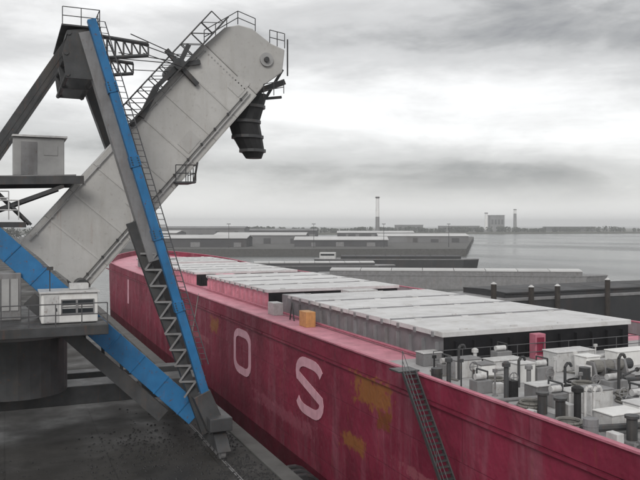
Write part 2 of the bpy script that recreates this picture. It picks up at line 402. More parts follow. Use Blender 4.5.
letter('hull_letter', [[(.5, 0), (.5, 1)]], 123.5, 3.6, st=1.1)['label'] = 'pale upright letter stroke far along the red hull'
# aft deck gear
def ondeck(px, py, inset=18.9):
    p = G(px, py, DZ); p.x = max(p.x, inset); return p
def mushroom(p, h, mat, r=.11):
    m = MB(); m.tube(p, p + Vector((0, 0, h)), r, 10)
    m.tube(p + Vector((0, 0, h - .1)), p + Vector((0, 0, h + .06)), r * 1.7, 12); m.tube(p + Vector((0, 0, h + .06)), p + Vector((0, 0, h + .14)), r * 1.7, 12, r * .7)
    return m.build('deck_vent', mat, ship)
mushroom(ondeck(404, 392), 1.35, 'dark'); mushroom(ondeck(450, 404), 1.7, 'dark'); mushroom(ondeck(507, 424), 1.5, 'black', .14)
mushroom(ondeck(468, 394), 1.1, 'mid'); mushroom(ondeck(590, 405), 1.4, 'dark'); mushroom(ondeck(425, 377), 1.0, 'pale_steel')
p = ondeck(475, 369); m = MB(); m.box(p + Vector((0, 0, .75)), (.75, .6, 1.5)); hb = m.build('fire_station', 'rail_red', ship, .04)
m = MB(); m.box(p + Vector((-.02, -.32, .8)), (.5, .04, 1.0)); m.build('door', 'hull', hb)
def winch(px, py, mat, rz=0, s=1.0):
    p = ondeck(px, py); m = MB(); m.box(p + Vector((0, 0, .12)), (3.2 * s, 1.7 * s, .24)); b = m.build('winch_base', 'mid', ship)
    m = MB()
    for dx in (-1.3, -.45, .45, 1.3): m.hexa([p + Vector((dx * s - .07, v, .24)) for v in (-.6 * s, .6 * s)] + [p + Vector((dx * s + .07, v, .24)) for v in (.6 * s, -.6 * s)], [p + Vector((dx * s - .07, v, 1.2 * s)) for v in (-.3 * s, .3 * s)] + [p + Vector((dx * s + .07, v, 1.2 * s)) for v in (.3 * s, -.3 * s)])
    split(m.build('winch_frame', mat, b, .02))
    m = MB(); m.tube(p + Vector((-1.2 * s, 0, .85 * s)), p + Vector((-.55 * s, 0, .85 * s)), .42 * s, 16); m.tube(p + Vector((-.35 * s, 0, .85 * s)), p + Vector((1.2 * s, 0, .85 * s)), .36 * s, 16)
    split(m.build('rope_drum', 'rope', b))
    m = MB(); m.tube(p + Vector((1.4 * s, 0, .85 * s)), p + Vector((2.0 * s, 0, .85 * s)), .3 * s, 14, .36 * s); m.build('warping_head', 'dark', b)
    m = MB(); m.box(p + Vector((-1.75 * s, .1, .62 * s)), (.6 * s, .9 * s, .75 * s)); m.build('winch_motor', 'pale_steel', b, .05)
winch(530, 385, 'mid', s=.8); winch(600, 380, 'pale_steel', s=.9)
def bitts(px, py):
    p = ondeck(px, py, 19.3); m = MB(); m.box(p + Vector((0, 0, .06)), (.8, 2.0, .12)); b = m.build('bollard_base', 'mid', ship)
    for dy in (-.55, .55):
        m = MB(); q = p + Vector((0, dy, .12)); m.tube(q, q + Vector((0, 0, .8)), .2, 12); m.tube(q + Vector((0, 0, .8)), q + Vector((0, 0, .9)), .27, 12); m.build('bollard_post', 'dark', b)
bitts(486, 418); bitts(560, 440)
def locker(px, py, sz, mat, lid='mid'):
    p = ondeck(px, py, 19.2); m = MB(); m.box(p + Vector((0, 0, sz[2] / 2)), sz); b = m.build('deck_locker', mat, ship, .03)
    m = MB(); m.box(p + Vector((0, 0, sz[2] + .04)), (sz[0] + .08, sz[1] + .08, .06)); m.build('lid', lid, b, .02)
locker(416, 383, (1.6, 1.0, .9), 'pale_steel'); locker(500, 377, (2.6, 1.2, 1.0), 'pale_steel', 'pale_steel'); locker(520, 412, (1.2, 1.0, 1.0), 'pale_steel'); locker(552, 373, (3.4, 1.0, .8), 'white', 'white')
locker(480, 402, (1.5, .9, .7), 'mid', 'pale_steel'); locker(575, 410, (1.6, 1.2, 1.0), 'pale_steel'); locker(388, 374, (1.2, .9, .7), 'mid', 'pale_steel'); locker(620, 402, (2.0, 1.4, 1.2), 'mid')
for (a, b, r, mat) in (((430, 384), (560, 368), .12, 'pale_steel'), ((440, 410), (610, 396), .09, 'mid'), ((510, 434), (630, 426), .14, 'dark'), ((545, 392), (640, 386), .11, 'dark')):
    p, q = ondeck(*a), ondeck(*b); z = Vector((0, 0, .38)); m = MB(); m.tube(p + z, q + z, r, 8)
    n = int((q - p).length / 2.2)
    for i in range(n + 1): c = p.lerp(q, i / max(1, n)); m.box(c + Vector((0, 0, .15)), (.1, .22, .3))
    m.build('deck_pipe', mat, ship)
for px, py, hgt in ((412, 386, 1.6), (460, 392, 1.3), (513, 424, 1.4), (520, 424, 1.4), (540, 400, 1.8), (497, 396, 1.2)):
    p = ondeck(px, py); m = MB(); m.tube(p, p + Vector((0, 0, hgt)), .07, 8); m.path([p + Vector((0, 0, hgt)), p + Vector((.12, 0, hgt + .16)), p + Vector((.3, 0, hgt + .16)), p + Vector((.38, 0, hgt))], .07, 8)
    m.build('gooseneck_vent', 'pale_steel' if px in (513, 520) else 'dark', ship)
locker(448, 380, (2.0, 1.0, .7), 'pale_steel', 'pale_steel'); locker(463, 387, (1.0, .8, .9), 'white', 'pale_steel'); locker(540, 426, (1.6, 1.0, .7), 'pale_steel', 'white'); locker(515, 384, (.9, .9, 1.1), 'white', 'white'); locker(505, 405, (1.3, .8, .6), 'pale_steel', 'pale_steel'); locker(432, 386, (.8, .8, .8), 'white', 'mid'); locker(560, 420, (1.4, .9, .8), 'white', 'pale_steel')
def coil(px, py, r=.55):
    p = ondeck(px, py, 19.4); m = MB()
    for lay in range(4):
        rr_ = r - .06 * (lay % 2); ps = [p + Vector((rr_ * math.cos(t * .4488 + lay), rr_ * math.sin(t * .4488 + lay), .07 + .12 * lay)) for t in range(15)]
        m.path(ps, .065, 5)
    m.build('rope_coil', 'rope', ship)
for q in ((440, 392), (512, 396), (470, 412), (548, 404), (585, 420), (575, 388), (500, 428)): coil(*q)
rng = random.Random(5)
def hydraulic(px, py, w, h):
    p = ondeck(px, py, 19.3); m = MB(); m.box(p + Vector((0, 0, h * .5)), (w, .7, h)); b = m.build('pump_unit', 'mid', ship, .03)
    m = MB(); m.tube(p + Vector((-w * .4, 0, h + .16)), p + Vector((w * .25, 0, h + .16)), .15, 12); m.build('pump_motor', 'pale_steel', b)
    m = MB(); m.path([p + Vector((w * .4, 0, h)), p + Vector((w * .4, 0, h + .35)), p + Vector((w * .4, .9, h + .35)), p + Vector((w * .4, .9, .1))], .045); m.build('pump_pipe', 'dark', b)
for q in ((430, 396, .9, .6), (478, 386, 1.0, .7), (536, 396, 1.1, .6), (490, 407, .8, .6), (556, 412, 1.0, .7), (402, 382, .8, .6), (600, 396, 1.2, .7), (446, 374, 1.0, .8)): hydraulic(*q)
for k in range(10):
    p = ondeck(rng.uniform(410, 600), rng.uniform(376, 425), 19.4); q = p + Vector((rng.uniform(-2, 4), rng.uniform(-3, 3), 0)); q.x = max(q.x, 19.2)
    ps = [p.lerp(q, t / 9) + Vector((.25 * math.sin(t * 1.1 + k), .25 * math.cos(t * .9 + k), .05)) for t in range(10)]
    m = MB(); m.path(ps, .05, 5); m.build('deck_hose', 'black' if k % 2 else 'rope', ship)
for px, py in ((424, 390), (456, 400), (485, 396), (522, 402), (544, 414), (570, 398)):
    p = ondeck(px, py, 19.2); m = MB(); m.tube(p, p + Vector((0, 0, .75)), .06, 8); v_ = m.build('valve_stem', 'dark', ship)
    m = MB(); ps = [p + Vector((.24 * math.cos(t * .6283), 0, .9 + .24 * math.sin(t * .6283))) for t in range(11)]; m.path(ps, .03, 5); m.tube(p + Vector((-.22, 0, .9)), p + Vector((.22, 0, .9)), .02, 5); m.tube(p + Vector((0, 0, .7)), p + Vector((0, 0, 1.12)), .02, 5); m.build('hand_wheel', 'mid', v_)
m = MB(); railing(m, [(21.5, 35.6, DZ), (38.5, 35.6, DZ)], 1.0, 1.9, .025); m.build('handrail', 'rail', ship)
m = MB()

rng = random.Random(21)
for k in range(70):
    p = Vector((rng.uniform(19.0, 33), rng.uniform(14, 34.8), DZ)); kind_ = k % 7; mt = rng.choice(('pale_steel', 'dark', 'mid', 'pale_steel', 'white', 'black'))
    if kind_ < 2:
        w_, d_, h_ = rng.uniform(.25, .6), rng.uniform(.25, .6), rng.uniform(.25, .8); m = MB(); m.box(p + Vector((0, 0, h_ / 2)), (w_, d_, h_), Matrix.Rotation(rng.uniform(-.3, .3), 3, 'Z')); m.build('junction_box', mt, ship, .02)
    elif kind_ < 4:
        h_ = rng.uniform(.7, 1.5); m = MB(); m.tube(p, p + Vector((0, 0, h_)), .045, 6); m.box(p + Vector((0, 0, h_)), (.2, .12, .16)); m.tube(p, p + Vector((0, 0, .05)), .14, 8); m.build('sounding_pipe', mt, ship)
    elif kind_ < 6:
        q = p + Vector((rng.choice((0, rng.uniform(1, 3.5))), rng.choice((0, rng.uniform(1, 3))), 0)) + Vector((.4, 0, 0)); z_ = Vector((0, 0, rng.uniform(.15, .4))); m = MB(); m.tube(p + z_, q + z_, .05, 6); m.tube(p, p + z_ * 1.15, .05, 6); m.tube(q, q + z_ * 1.15, .05, 6)
        f_ = p.lerp(q, .5) + z_; dd = (q - p).normalized() * .04; m.tube(f_ - dd, f_ + dd, .12, 10); m.build('deck_pipe', mt, ship)
    else:
        m = MB(); m.tube(p, p + Vector((0, 0, .85)), .28, 14)
        for z_ in (.25, .58): m.tube(p + Vector((0, 0, z_)), p + Vector((0, 0, z_ + .04)), .295, 14)
        m.build('oil_drum', rng.choice(('dark', 'mid', 'coaming_grey')), ship)
# lockers along the red side deck
def sidebox(y, x, sz, mat, nm='deck_locker'):
    m = MB(); m.box((x, y, DZ + sz[2] / 2), sz); return m.build(nm, mat, ship, .03)
sidebox(55, 21.7, (.8, 1.5, 1.2), 'orange'); sidebox(63.5, 22.0, (.9, 1.6, 1.1), 'pale_steel'); sidebox(64.5, 24.5, (2.2, 2.4, 1.6), 'coaming_grey'); sidebox(65, 31, (3, 2, 1.8), 'pale_steel')
sidebox(94.5, 26, (2.2, 2.2, 1.7), 'deck_red'); sidebox(94.7, 33, (2.6, 2.0, 1.5), 'coaming_grey')
m = MB(); q = Vector((21.9, 59.0, DZ)); m.path([q + Vector((0, -.5, 0)), q + Vector((0, 0, 1.5)), q + Vector((0, .5, 0))], .06); m.build('deck_stand', 'dark', ship)
m = MB()
for y in range(37, 146, 3): m.tube((22.5, y, DZ + .22), (22.5, y + 3, DZ + .22), .09, 6)
m.build('deck_pipe', 'rail_red', ship)
m = MB(); railing(m, [(41.5, -28, DZ), (41.5, 34, DZ)], 1.1, 1.5, .03); m.build('handrail', 'rail', ship)

# ---------------------------------------------------------------- accommodation ladder
gw = empty('boarding_ladder', (16.9, 26, .6), 'short dark grey boarding ladder hung steeply on the red hull right of the rust patch', 'ladder')
a, b = Vector((17.15, 30.6, 5.42)), Vector((16.8, 26.0, .7))
for dx in (-.33, .33):
    m = MB(); m.beam(a + Vector((dx, 0, 0)), b + Vector((dx, 0, 0)), .06, .2); m.build('side_beam', 'dark', gw)
for i in range(24):
    c = a.lerp(b, (i + .5) / 24); m = MB(); m.box(c, (.6, .22, .035)); m.build('tread', 'dark', gw)
for dx in (-.34,):
    m = MB(); railing(m, [a + Vector((dx, 0, .08)), b + Vector((dx, 0, .08))], .9, 1.6, .018); m.build('handrail', 'rail', gw)
m = MB(); m.box((17.2, 31.15, 5.40), (1.1, 1.0, .07)); m.build('landing', 'dark', gw)
m = MB(); m.box((16.8, 25.6, .62), (.8, .8, .07)); m.build('foot_platform', 'dark', gw)


# ---------------------------------------------------------------- ship loader
ld = empty('ship_loader', (4, 44, 0), 'ship loader with raised grey boom, blue inclined mast and dark base on the quay', 'crane')
YF, YB = 43.6, 46.6                          # the boom's two flanks
OV = Vector((0, YB - YF, 0))
dirp = (W(247, 162, YF) - W(137, 288, YF)).normalized()      # along the boom, upwards
nrm = Vector((-dirp.z, 0, dirp.x))                           # across the boom, up-left
base = W(112, 316, YF); LEN = (W(250, 158, YF) - base).dot(dirp); WD = (W(111, 224, YF) - base).dot(nrm)
def BP(u, v, y=YF): p = base + dirp * u + nrm * v; p.y = y; return p
# box body in cladding panels, with the rounded head
n = 8; ub = [LEN * i / n for i in range(n + 1)]
inner = MB(); inner.prism([BP(.06, .06, YF + .06), BP(LEN - .02, .06, YF + .06), BP(LEN - .02, WD - .06, YF + .06), BP(.06, WD - .06, YF + .06)], (0, YB - YF - .12, 0))
boom = inner.build('boom', 'seam', ld)
for i in range(n):
    a, b = ub[i] + .009, ub[i + 1] - .009
    for v0, v1 in ((.01, WD - .01),):
        for yy, th in ((YF, .055), (YB - .055, .055)):
            m = MB(); m.prism([BP(a, v0, yy), BP(b, v0, yy), BP(b, v1, yy), BP(a, v1, yy)], (0, th, 0)); m.build('cladding_panel', 'boom', boom)
    for v0, v1 in ((-.05, .055), (WD - .055, WD + .05)):
        m = MB(); m.prism([BP(a, v0, YF + .02), BP(b, v0, YF + .02), BP(b, v1, YF + .02), BP(a, v1, YF + .02)], (0, YB - YF - .04, 0)); m.build('cladding_panel', 'boom', boom)
hp = [W(*q, YF) for q in ((250, 159), (257, 150), (271, 140), (273, 122), (262, 117), (247, 105), (236, 102), (225, 104))]
hp = [BP(LEN + .02, 0)] + hp[1:] + [BP(LEN + .02, WD)]
m = MB(); m.prism([p + Vector((0, .01, 0)) for p in hp], (0, YB - YF - .02, 0)); head = m.build('boom_head', 'boom', ld, .06)
m = MB(); p = W(258, 130, YF); m.tube(p + Vector((0, -.12, 0)), p + Vector((0, .3, 0)), .42, 20); m.build('drum_bearing', 'seam', head)
m = MB(); q = W(258, 130, YF - .1); m.tube(q + Vector((0, -.16, 0)), q + Vector((0, .05, 0)), .16, 12); m.build('shaft_end', 'dark', head)
for u in ub[1:-1]:
    m = MB(); m.prism([BP(u - .05, .25, YF - .03), BP(u + .05, .25, YF - .03), BP(u + .05, WD - .25, YF - .03), BP(u - .05, WD - .25, YF - .03)], (0, .029, 0)); m.build('stiffener', 'boom', boom)
for v, r in ((.34, .05), (.52, .03), (WD - .22, .04)):
    m = MB(); m.tube(BP(.4, v, YF - .09), BP(LEN - .3, v, YF - .09), r, 8)
    for i in range(12): c = BP(.9 + i * (LEN - 1.8) / 11, v, YF - .06); m.box(c, (.12, .14, .12))
    m.build('conduit', 'seam' if r > .035 else 'dark', boom)
m = MB()
for i in range(16): m.tube(BP(LEN - .25, .3 + i * (WD - .6) / 15, YF - .03), BP(LEN - .25, .3 + i * (WD - .6) / 15, YF + .01), .045, 6)
tag(m.build('bolt', 'seam', boom), kind='stuff')
# inspection doors on the flank
for u in (5.2, 9.75, 14.35):
    m = MB(); m.prism([BP(u, .7, YF - .03), BP(u + 1.1, .7, YF - .03), BP(u + 1.1, 1.55, YF - .03), BP(u, 1.55, YF - .03)], (0, .026, 0)); m.build('inspection_door', 'boom', boom)
# head platform with railings, upper walkway with lattice
m = MB(); railing(m, [W(262, 117, YF) + Vector((0, .3, 0)), W(274, 120, YF) + Vector((0, .3, 0))], .9, .5); m.tube(W(275, 114, YF), W(275, 143, YF), .05); m.tube(W(275, 114, YB), W(275, 143, YB), .05); m.tube(W(275, 114, YF), W(275, 114, YB), .04)
m.build('head_railing', 'dark', head); m = MB()
railing(m, [BP(LEN + .1, WD + .05, YF + .2), W(236, 101, YF) + Vector((0, .2, 0)), W(250, 107, YF) + Vector((0, .2, 0))], .8, .8); m.build('head_railing', 'dark', head)
wa, wb = BP(9.0, WD + .06, YF + .3), BP(LEN + .2, WD + .06, YF + .3)
m = MB()
for yy in (YF + .15, YB - .15):
    P = [BP(8.6 + i * .95, WD + .05, yy) for i in range(10)]; Q = [p + nrm * .95 for p in P]
    m.path([Q[0], Q[-1]], .045)
    for p, q in zip(P, Q): m.tube(p, q, .035, 5)
    for p, q in zip(P[1:], Q): m.tube(p, q, .025, 5)
m.build('walkway_railing', 'dark', boom)
m = MB(); m.prism([BP(8.4, WD + .055, YF - .5), BP(17.4, WD + .055, YF - .5), BP(17.4, WD + .14, YF - .5), BP(8.4, WD + .14, YF - .5)], (0, .5, 0)); m.build('walkway', 'dark', boom)
# stay bracket (dark lattice knot near the upper edge)
m = MB(); c = W(188, 134, YF - .15)
for q in ((170, 152), (178, 122), (205, 132), (203, 150), (196, 118)): m.beam(c, W(*q, YF - .15), .22, .26)
m.beam(W(170, 152, YF - .15), W(158, 176, YF - .15), .3, .34); m.beam(W(158, 176, YF - .15), W(150, 183, YF - .15), .16, .18)
m.tube(c + Vector((0, -.3, 0)), c + Vector((0, YB - YF + .3, 0)), .34, 14); m.build('stay_bracket', 'dark', boom)
# lower service platform under the boom
m = MB(); p = W(184, 229, YF); q = W(200, 229, YF); m.prism([p + Vector((0, -.6, 0)), q + Vector((0, -.6, 0)), q + Vector((0, -.6, .09)), p + Vector((0, -.6, .09))], (0, 2.2, 0))
railing(m, [p + Vector((0, -.55, .09)), q + Vector((0, -.55, .09)), q + Vector((0, 1.5, .09))], .95, .6); m.beam(q, W(203, 212, YF), .1, .1); m.build('service_platform', 'dark', boom)
# hanging chute
def ring(c, rx, ry, k=14): return [Vector((c.x + rx * math.cos(2 * math.pi * i / k), c.y + ry * math.sin(2 * math.pi * i / k), c.z)) for i in range(k)]
YC = (YF + YB) / 2
cs = [(249, 158, .75), (244, 168, .95), (240, 180, .98), (243, 192, .92), (247, 203, .75), (248, 209, .5)]
m = MB()
for i, ((x0, y0, r0), (x1, y1, r1)) in enumerate(zip(cs, cs[1:])):
    a, b = W(x0, y0, YC), W(x1, y1, YC); m.hexa(ring(b, r1, r1), ring(a, r0, r0))
ch = m.build('loading_chute', 'black', ld)
m = MB()
for x0, y0, r0 in cs[1:5]:
    c = W(x0, y0, YC); m.hexa(ring(c - Vector((0, 0, .09)), r0 + .09, r0 + .09), ring(c + Vector((0, 0, .09)), r0 + .09, r0 + .09))
split(m.build('chute_ring', 'dark', ch))
m = MB(); m.beam(W(246, 157, YC), W(272, 148, YC), .5, .35); m.beam(W(258, 160, YC), W(271, 138, YC), .16, .16); m.beam(W(247, 162, YC), W(270, 160, YC), .2, .16); m.build('chute_hanger', 'dark', ch)
railing(MB(), [W(256, 160, YF), W(272, 157, YF)], .8, .6).build('chute_railing', 'dark', ch)

# mast: blue front leg, dark rear leg, head with sheaves
YL = 40.2
lt, lf = W(118, 98, YL), W(211, 404, YL - .6)
m = MB(); m.beam(lt, lf, .44, .44, (0, 1, 0)); leg = m.build('front_leg', 'blue', ld, .03)
ax = (lf - lt).normalized()
m = MB(); o = Vector((-.5, .62, 0)); m.beam(lt.lerp(lf, .03) + o, lt.lerp(lf, .62) + o, .55, .75, (0, 1, 0)); m.build('leg_web', 'mid', leg)
m = MB()
for i in range(9):
    f = .60 + i * .043; p = lt.lerp(lf, f) + Vector((-.25, .2, 0)); q = lt.lerp(lf, f + .043) + Vector((-1.05, .5, 0)); m.beam(p, q, .1, .1)
    m.beam(lt.lerp(lf, f) + Vector((-.25, .2, 0)), lt.lerp(lf, f) + Vector((-1.05, .5, 0)), .1, .1)
m.build('leg_lattice', 'mid', leg)
m = MB(); m.beam(W(150, 260, YL + .5), W(210, 428, YL), .55, .5, (0, 1, 0)); m.build('leg_chord', 'dark', leg, .03)
m = MB()                                     # ladder rungs on the leg
for s_ in (-.18, .18): m.tube(lt + Vector((.5 + s_, .1, 0)), lt.lerp(lf, .9) + Vector((.5 + s_, .1, 0)), .03, 5)
for i in range(60):
    c = lt.lerp(lf, .015 * i) + Vector((.5, .1, 0)); m.tube(c + Vector((-.18, 0, 0)), c + Vector((.18, 0, 0)), .018, 4)
m.build('ladder', 'rail', leg)
m = MB()
for f in (.17, .36, .55, .74): c = lt.lerp(lf, f); m.box(c, (.52, .54, .55), Matrix.Rotation(-.27, 3, 'Y'))
split(m.build('splice_plate', 'blue', leg))
m = MB()
for f in (.17, .36, .55, .74):
    c = lt.lerp(lf, f)
    for j in range(4):
        for k in (-1, 1): q = c + ax * (-.2 + .13 * j) + Vector((k * .17, -.28, 0)); m.tube(q, q + Vector((0, -.035, 0)), .035, 6)
tag(m.build('bolt', 'dark', leg), kind='stuff')
m = MB(); m.beam(lf + Vector((-.35, .15, .5)), (10.35, 39.6, 1.3), .95, .8, (0, 1, 0)); m.build('lower_leg', 'dark', ld, .03)
rt, rf = W(112, 140, 48.2), Vector((12.2, 51, .9))
m = MB(); m.beam(rt, rf, .72, .8, (0, 1, 0)); m.build('rear_leg', 'dark', ld, .03)
hd0 = W(96, 104, YL + .2); hd1 = W(124, 146, YL + .2)
m = MB()
for yy in (YL + .35, YL + 3.6, YL + 6.8):
    P = [W(x, y, YL + .3) for x, y in ((100, 106), (121, 104), (125, 118), (122, 146), (98, 144), (95, 124))]
    m.prism([Vector((p.x, yy, p.z)) for p in P], (0, .16, 0))
hdp = split(m.build('mast_head', 'dark', ld))[0]
m = MB()
for x, y in ((100, 108), (120, 106), (99, 141), (121, 143), (98, 124)): p = W(x, y, YL + .3); m.tube(p, p + Vector((0, 7.4, 0)), .13, 8)
split(m.build('cross_tube', 'dark', hdp))
for x, y, r in ((108, 113, .55), (112, 132, .6), (103, 128, .42)):
    for yy in (YL + .7, YL + 4.2):
        p = W(x, y, YL + .3); m = MB(); m.tube((p.x, yy, p.z), (p.x, yy + .22, p.z), r, 20); m.tube((p.x, yy - .08, p.z), (p.x, yy + .30, p.z), r * .3, 10); m.build('sheave', 'dark', hdp)
m = MB(); p = W(110, 104, YL + .3)
m.box((p.x, YL + 3.8, p.z + .03), (1.9, 7.2, .08)); railing(m, [(p.x - .9, YL + .3, p.z + .07), (p.x + .9, YL + .3, p.z + .07), (p.x + .9, YL + 7.3, p.z + .07)], .9, .9, .025); m.build('head_platform', 'dark', hdp)
# luffing jib towards the boom
for yy in (YL + .6, YL + 5.8):
    m = MB()
    A = [W(124 + 6.6 * i, 111 + 1.1 * i, YL + .6) for i in range(7)]; B = [W(124 + 6.6 * i, 129 - .4 * i, YL + .6) for i in range(7)]
    A = [Vector((p.x, yy, p.z)) for p in A]; B = [Vector((p.x, yy, p.z)) for p in B]
    m.path([A[0], A[-1]], .11); m.path([B[0], B[-1]], .11)
    for i in range(7): m.tube(A[i], B[i], .05, 5)
    for i in range(6): m.tube(A[i], B[i + 1], .045, 5)
    m.build('luffing_jib', 'dark', hdp)
m = MB()
for yy in (YL + .8, YL + 5.5):
    for dz in (0, .35):
        p = W(150, 114, YL + .6); m.tube((p.x, yy, p.z + dz), W(187, 131, YF) + Vector((0, (yy - YL - 3) * .3, dz * .4)), .03, 5)
        p = W(160, 124, YL + .6); m.tube((p.x, yy, p.z), W(190, 138, YF) + Vector((0, (yy - YL - 3) * .3, 0)), .025, 5)
split(m.build('luffing_rope', 'dark', hdp))
# back stays
YS = 44.5
for dy in (-2.6, 2.6):
    a = W(101, 112, YL + .3); a.y = YS + dy; b = W(8, 249, 42); b.y = YS + dy
    m = MB(); m.beam(a + Vector((0, 0, .12)), b + Vector((0, 0, .12)), .16, .34); m.beam(a + Vector((.0, 0, -.34)), b + Vector((0, 0, -.34)), .12, .2)
    for i in range(12): c = a.lerp(b, (i + .5) / 12); m.box(c + Vector((0, 0, -.1)), (.12, .1, .5))
    m.build('back_stay', 'dark', ld)
# rear platform: beam, diagonal braces, railings, winch house and counterweight
rbm = []
for yy in (42.4, 47.0):
    p0, p1 = W(4, 227, 42.4), W(112, 226, 42.4); p0.y = p1.y = yy
    q0, q1 = W(10, 262, 42.4), W(96, 231, 42.4); q0.y = q1.y = yy
    m = MB(); m.beam(p0, p1, .3, .42); rb = m.build('rear_beam', 'dark', ld)
    m = MB(); m.beam(q0, q1, .16, .2); m.beam(W(36, 229, 42.4) * 1 + Vector((0, yy - 42.4, 0)), W(70, 262, 42.4) + Vector((0, yy - 42.4, 0)), .12, .14)
    m.beam(W(38, 230, 42.4) + Vector((0, yy - 42.4, 0)), W(38, 268, 42.4) + Vector((0, yy - 42.4, 0)), .2, .2); m.beam(W(10, 262, 42.4) + Vector((0, yy - 42.4, 0)), W(66, 262, 42.4) + Vector((0, yy - 42.4, 0)), .2, .28)
    m.build('brace', 'dark', rb)
p0, p1 = W(4, 224, 42.4), W(106, 222.6, 42.4)
m = MB(); m.hexa([p0, p1, p1 + Vector((0, 4.6, 0)), p0 + Vector((0, 4.6, 0))], [v + Vector((0, 0, .06)) for v in (p0, p1, p1 + Vector((0, 4.6, 0)), p0 + Vector((0, 4.6, 0)))]); m.build('rear_walkway', 'mid', ld)
m = MB(); railing(m, [W(36, 258, 42.2), W(60, 258, 42.2)], 1.0, .5, .035); railing(m, [W(36, 246, 42.2), W(52, 246, 42.2)], .7, .4, .035); m.build('stair_railing', 'pale_steel', ld)
c = W(75, 205, 46); sz = (2.6, 2.4, 2.1); zt = W(75, 222.6, 42.4).z + .07
m = MB(); m.box((c.x, 45.2, zt + sz[2] / 2), sz); wh = m.build('winch_house', 'seam', ld, .05)
m = MB(); m.box((c.x, 45.2, zt + sz[2] + .06), (2.9, 2.7, .1)); m.build('roof', 'pale_steel', wh)
m = MB(); m.box((c.x - .5, 43.985, zt + .95), (.8, .04, 1.8)); m.build('door', 'mid', wh)
m = MB(); m.box((c.x + .6, 43.985, zt + 1.4), (.7, .04, .5)); m.build('vent_grille', 'seam', wh)
c = W(2, 262, 44.6); m = MB()
for i in range(4): m.box((c.x - .1, 42.2 + i * 1.4, c.z + .2), (2.6, 1.34, 2.6))
split(m.build('counterweight', 'dark', ld, .05))
# blue girder under the boom foot, with its dark lower girder
YG = 42.4
g0, g1 = W(22, 256, YG), W(201, 414, YG - 1.4)
m = MB(); m.beam(g0, g1, .9, 1.15, (1, 0, 1)); gd = m.build('blue_girder', 'blue', ld, .03)
m = MB()
for i in range(9): c = g0.lerp(g1, .06 + i * .11); m.beam(c + Vector((-.42, -.47, -.42)), c + Vector((.40, -.47, .44)), .05, .07)
split(m.build('stiffener', 'blue', gd))
m = MB(); dn = Vector((-.62, .1, -.95)); m.beam(g0.lerp(g1, .30) + dn, g0.lerp(g1, .90) + dn, .8, .75, (1, 0, 1)); m.build('lower_girder', 'dark', gd)
m = MB()
for i in range(6): c = g0.lerp(g1, .34 + i * .085); m.beam(c + Vector((-.3, .2, -.4)), g0.lerp(g1, .375 + i * .085) + dn, .12, .12)
m.build('girder_lattice', 'mid', gd)
m = MB(); q = BP(.2, .4, YF + .3); m.tube(q + Vector((0, -1.6, 0)), q + Vector((0, YB - YF + 1.0, 0)), .4, 16); m.build('boom_pivot', 'dark', ld)
# grey switch house at the left, machinery deck, white cabin, turret and portal
pz = W(100, 341, 39).z
m = MB(); m.hexa([(-3.8, 38.0, pz - .5), (4.6, 38.0, pz - .5), (4.6, 48.5, pz - .5), (-3.8, 48.5, pz - .5)], [(-3.8, 38.0, pz), (4.6, 38.0, pz), (4.6, 48.5, pz), (-3.8, 48.5, pz)])
pd = m.build('machinery_deck', 'dark', ld, .04)
m = MB(); railing(m, [(4.55, 38.05, pz), (-3.7, 38.05, pz), (-3.7, 46, pz)], 1.05, 1.2, .028); m.build('deck_railing', 'rail', pd)
cx = W(101, 330, 39).x; m = MB(); m.box((cx, 40.0, pz + .76), (2.62, 2.0, 1.46)); cb = m.build('control_cabin', 'white', ld, .06)
m = MB(); m.box((cx, 40.0, pz + 1.53), (2.8, 2.2, .09)); m.build('cabin_roof', 'pale_steel', cb, .02)
for dx, w_ in ((-.05, .62), (.72, .7)):
    for dz in (.62, 1.02):
        m = MB(); m.box((cx + dx, 38.985, pz + dz), (w_, .04, .22)); m.build('window', 'glass', cb)
for dx, w_ in ((-.05, .62), (.72, .7)):
    m = MB()
    for z_ in (.48, .82, 1.16): m.box((cx + dx, 38.975, pz + z_), (w_ + .1, .05, .05))
    for k in (-1, 1): m.box((cx + dx + k * (w_ / 2 + .03), 38.97, pz + .82), (.05, .05, .72))
    m.build('window_frame', 'mid', cb)
m = MB(); m.box((cx + .5, 40.1, pz + 1.74), (.9, .7, .3)); m.build('air_unit', 'pale_steel', cb, .03)
m = MB(); m.tube((cx - .9, 39.4, pz + 1.58), (cx - .9, 39.4, pz + 2.7), .025, 6); m.box((cx - .9, 39.3, pz + 2.7), (.3, .2, .16)); m.build('flood_lamp', 'dark', cb)
m = MB(); m.box((cx - .85, 38.985, pz + .74), (.66, .04, 1.3)); dr = m.build('door', 'pale_steel', cb)
m = MB(); m.box((cx - .62, 38.95, pz + .7), (.04, .04, .16)); m.build('handle', 'dark', dr)
m = MB(); m.box((cx - 2.9, 42.4, pz + 1.2), (1.5, 2.0, 2.4)); sh = m.build('switch_house', 'mid', ld, .05)
m = MB()
for i in range(3): m.box((cx - 3.3 + i * .42, 41.38, pz + 1.3), (.34, .04, 1.6))
split(m.build('cabinet_door', 'seam', sh))
m = MB(); m.tube((.6, 43.6, 3.4), (.6, 43.6, pz - .52), 2.5, 28); m.build('slewing_column', 'dark', ld)
m = MB(); m.tube((.6, 43.6, pz - 1.0), (.6, 43.6, pz - .56), 2.9, 32); m.build('slewing_ring', 'mid', ld)
m = MB(); m.box((2.3, 44.6, 2.9), (16.9, 2.2, 1.0)); m.box((2.3, 50.5, 2.5), (16.9, 1.2, .9)); split(m.build('portal_beam', 'dark', ld, .04))
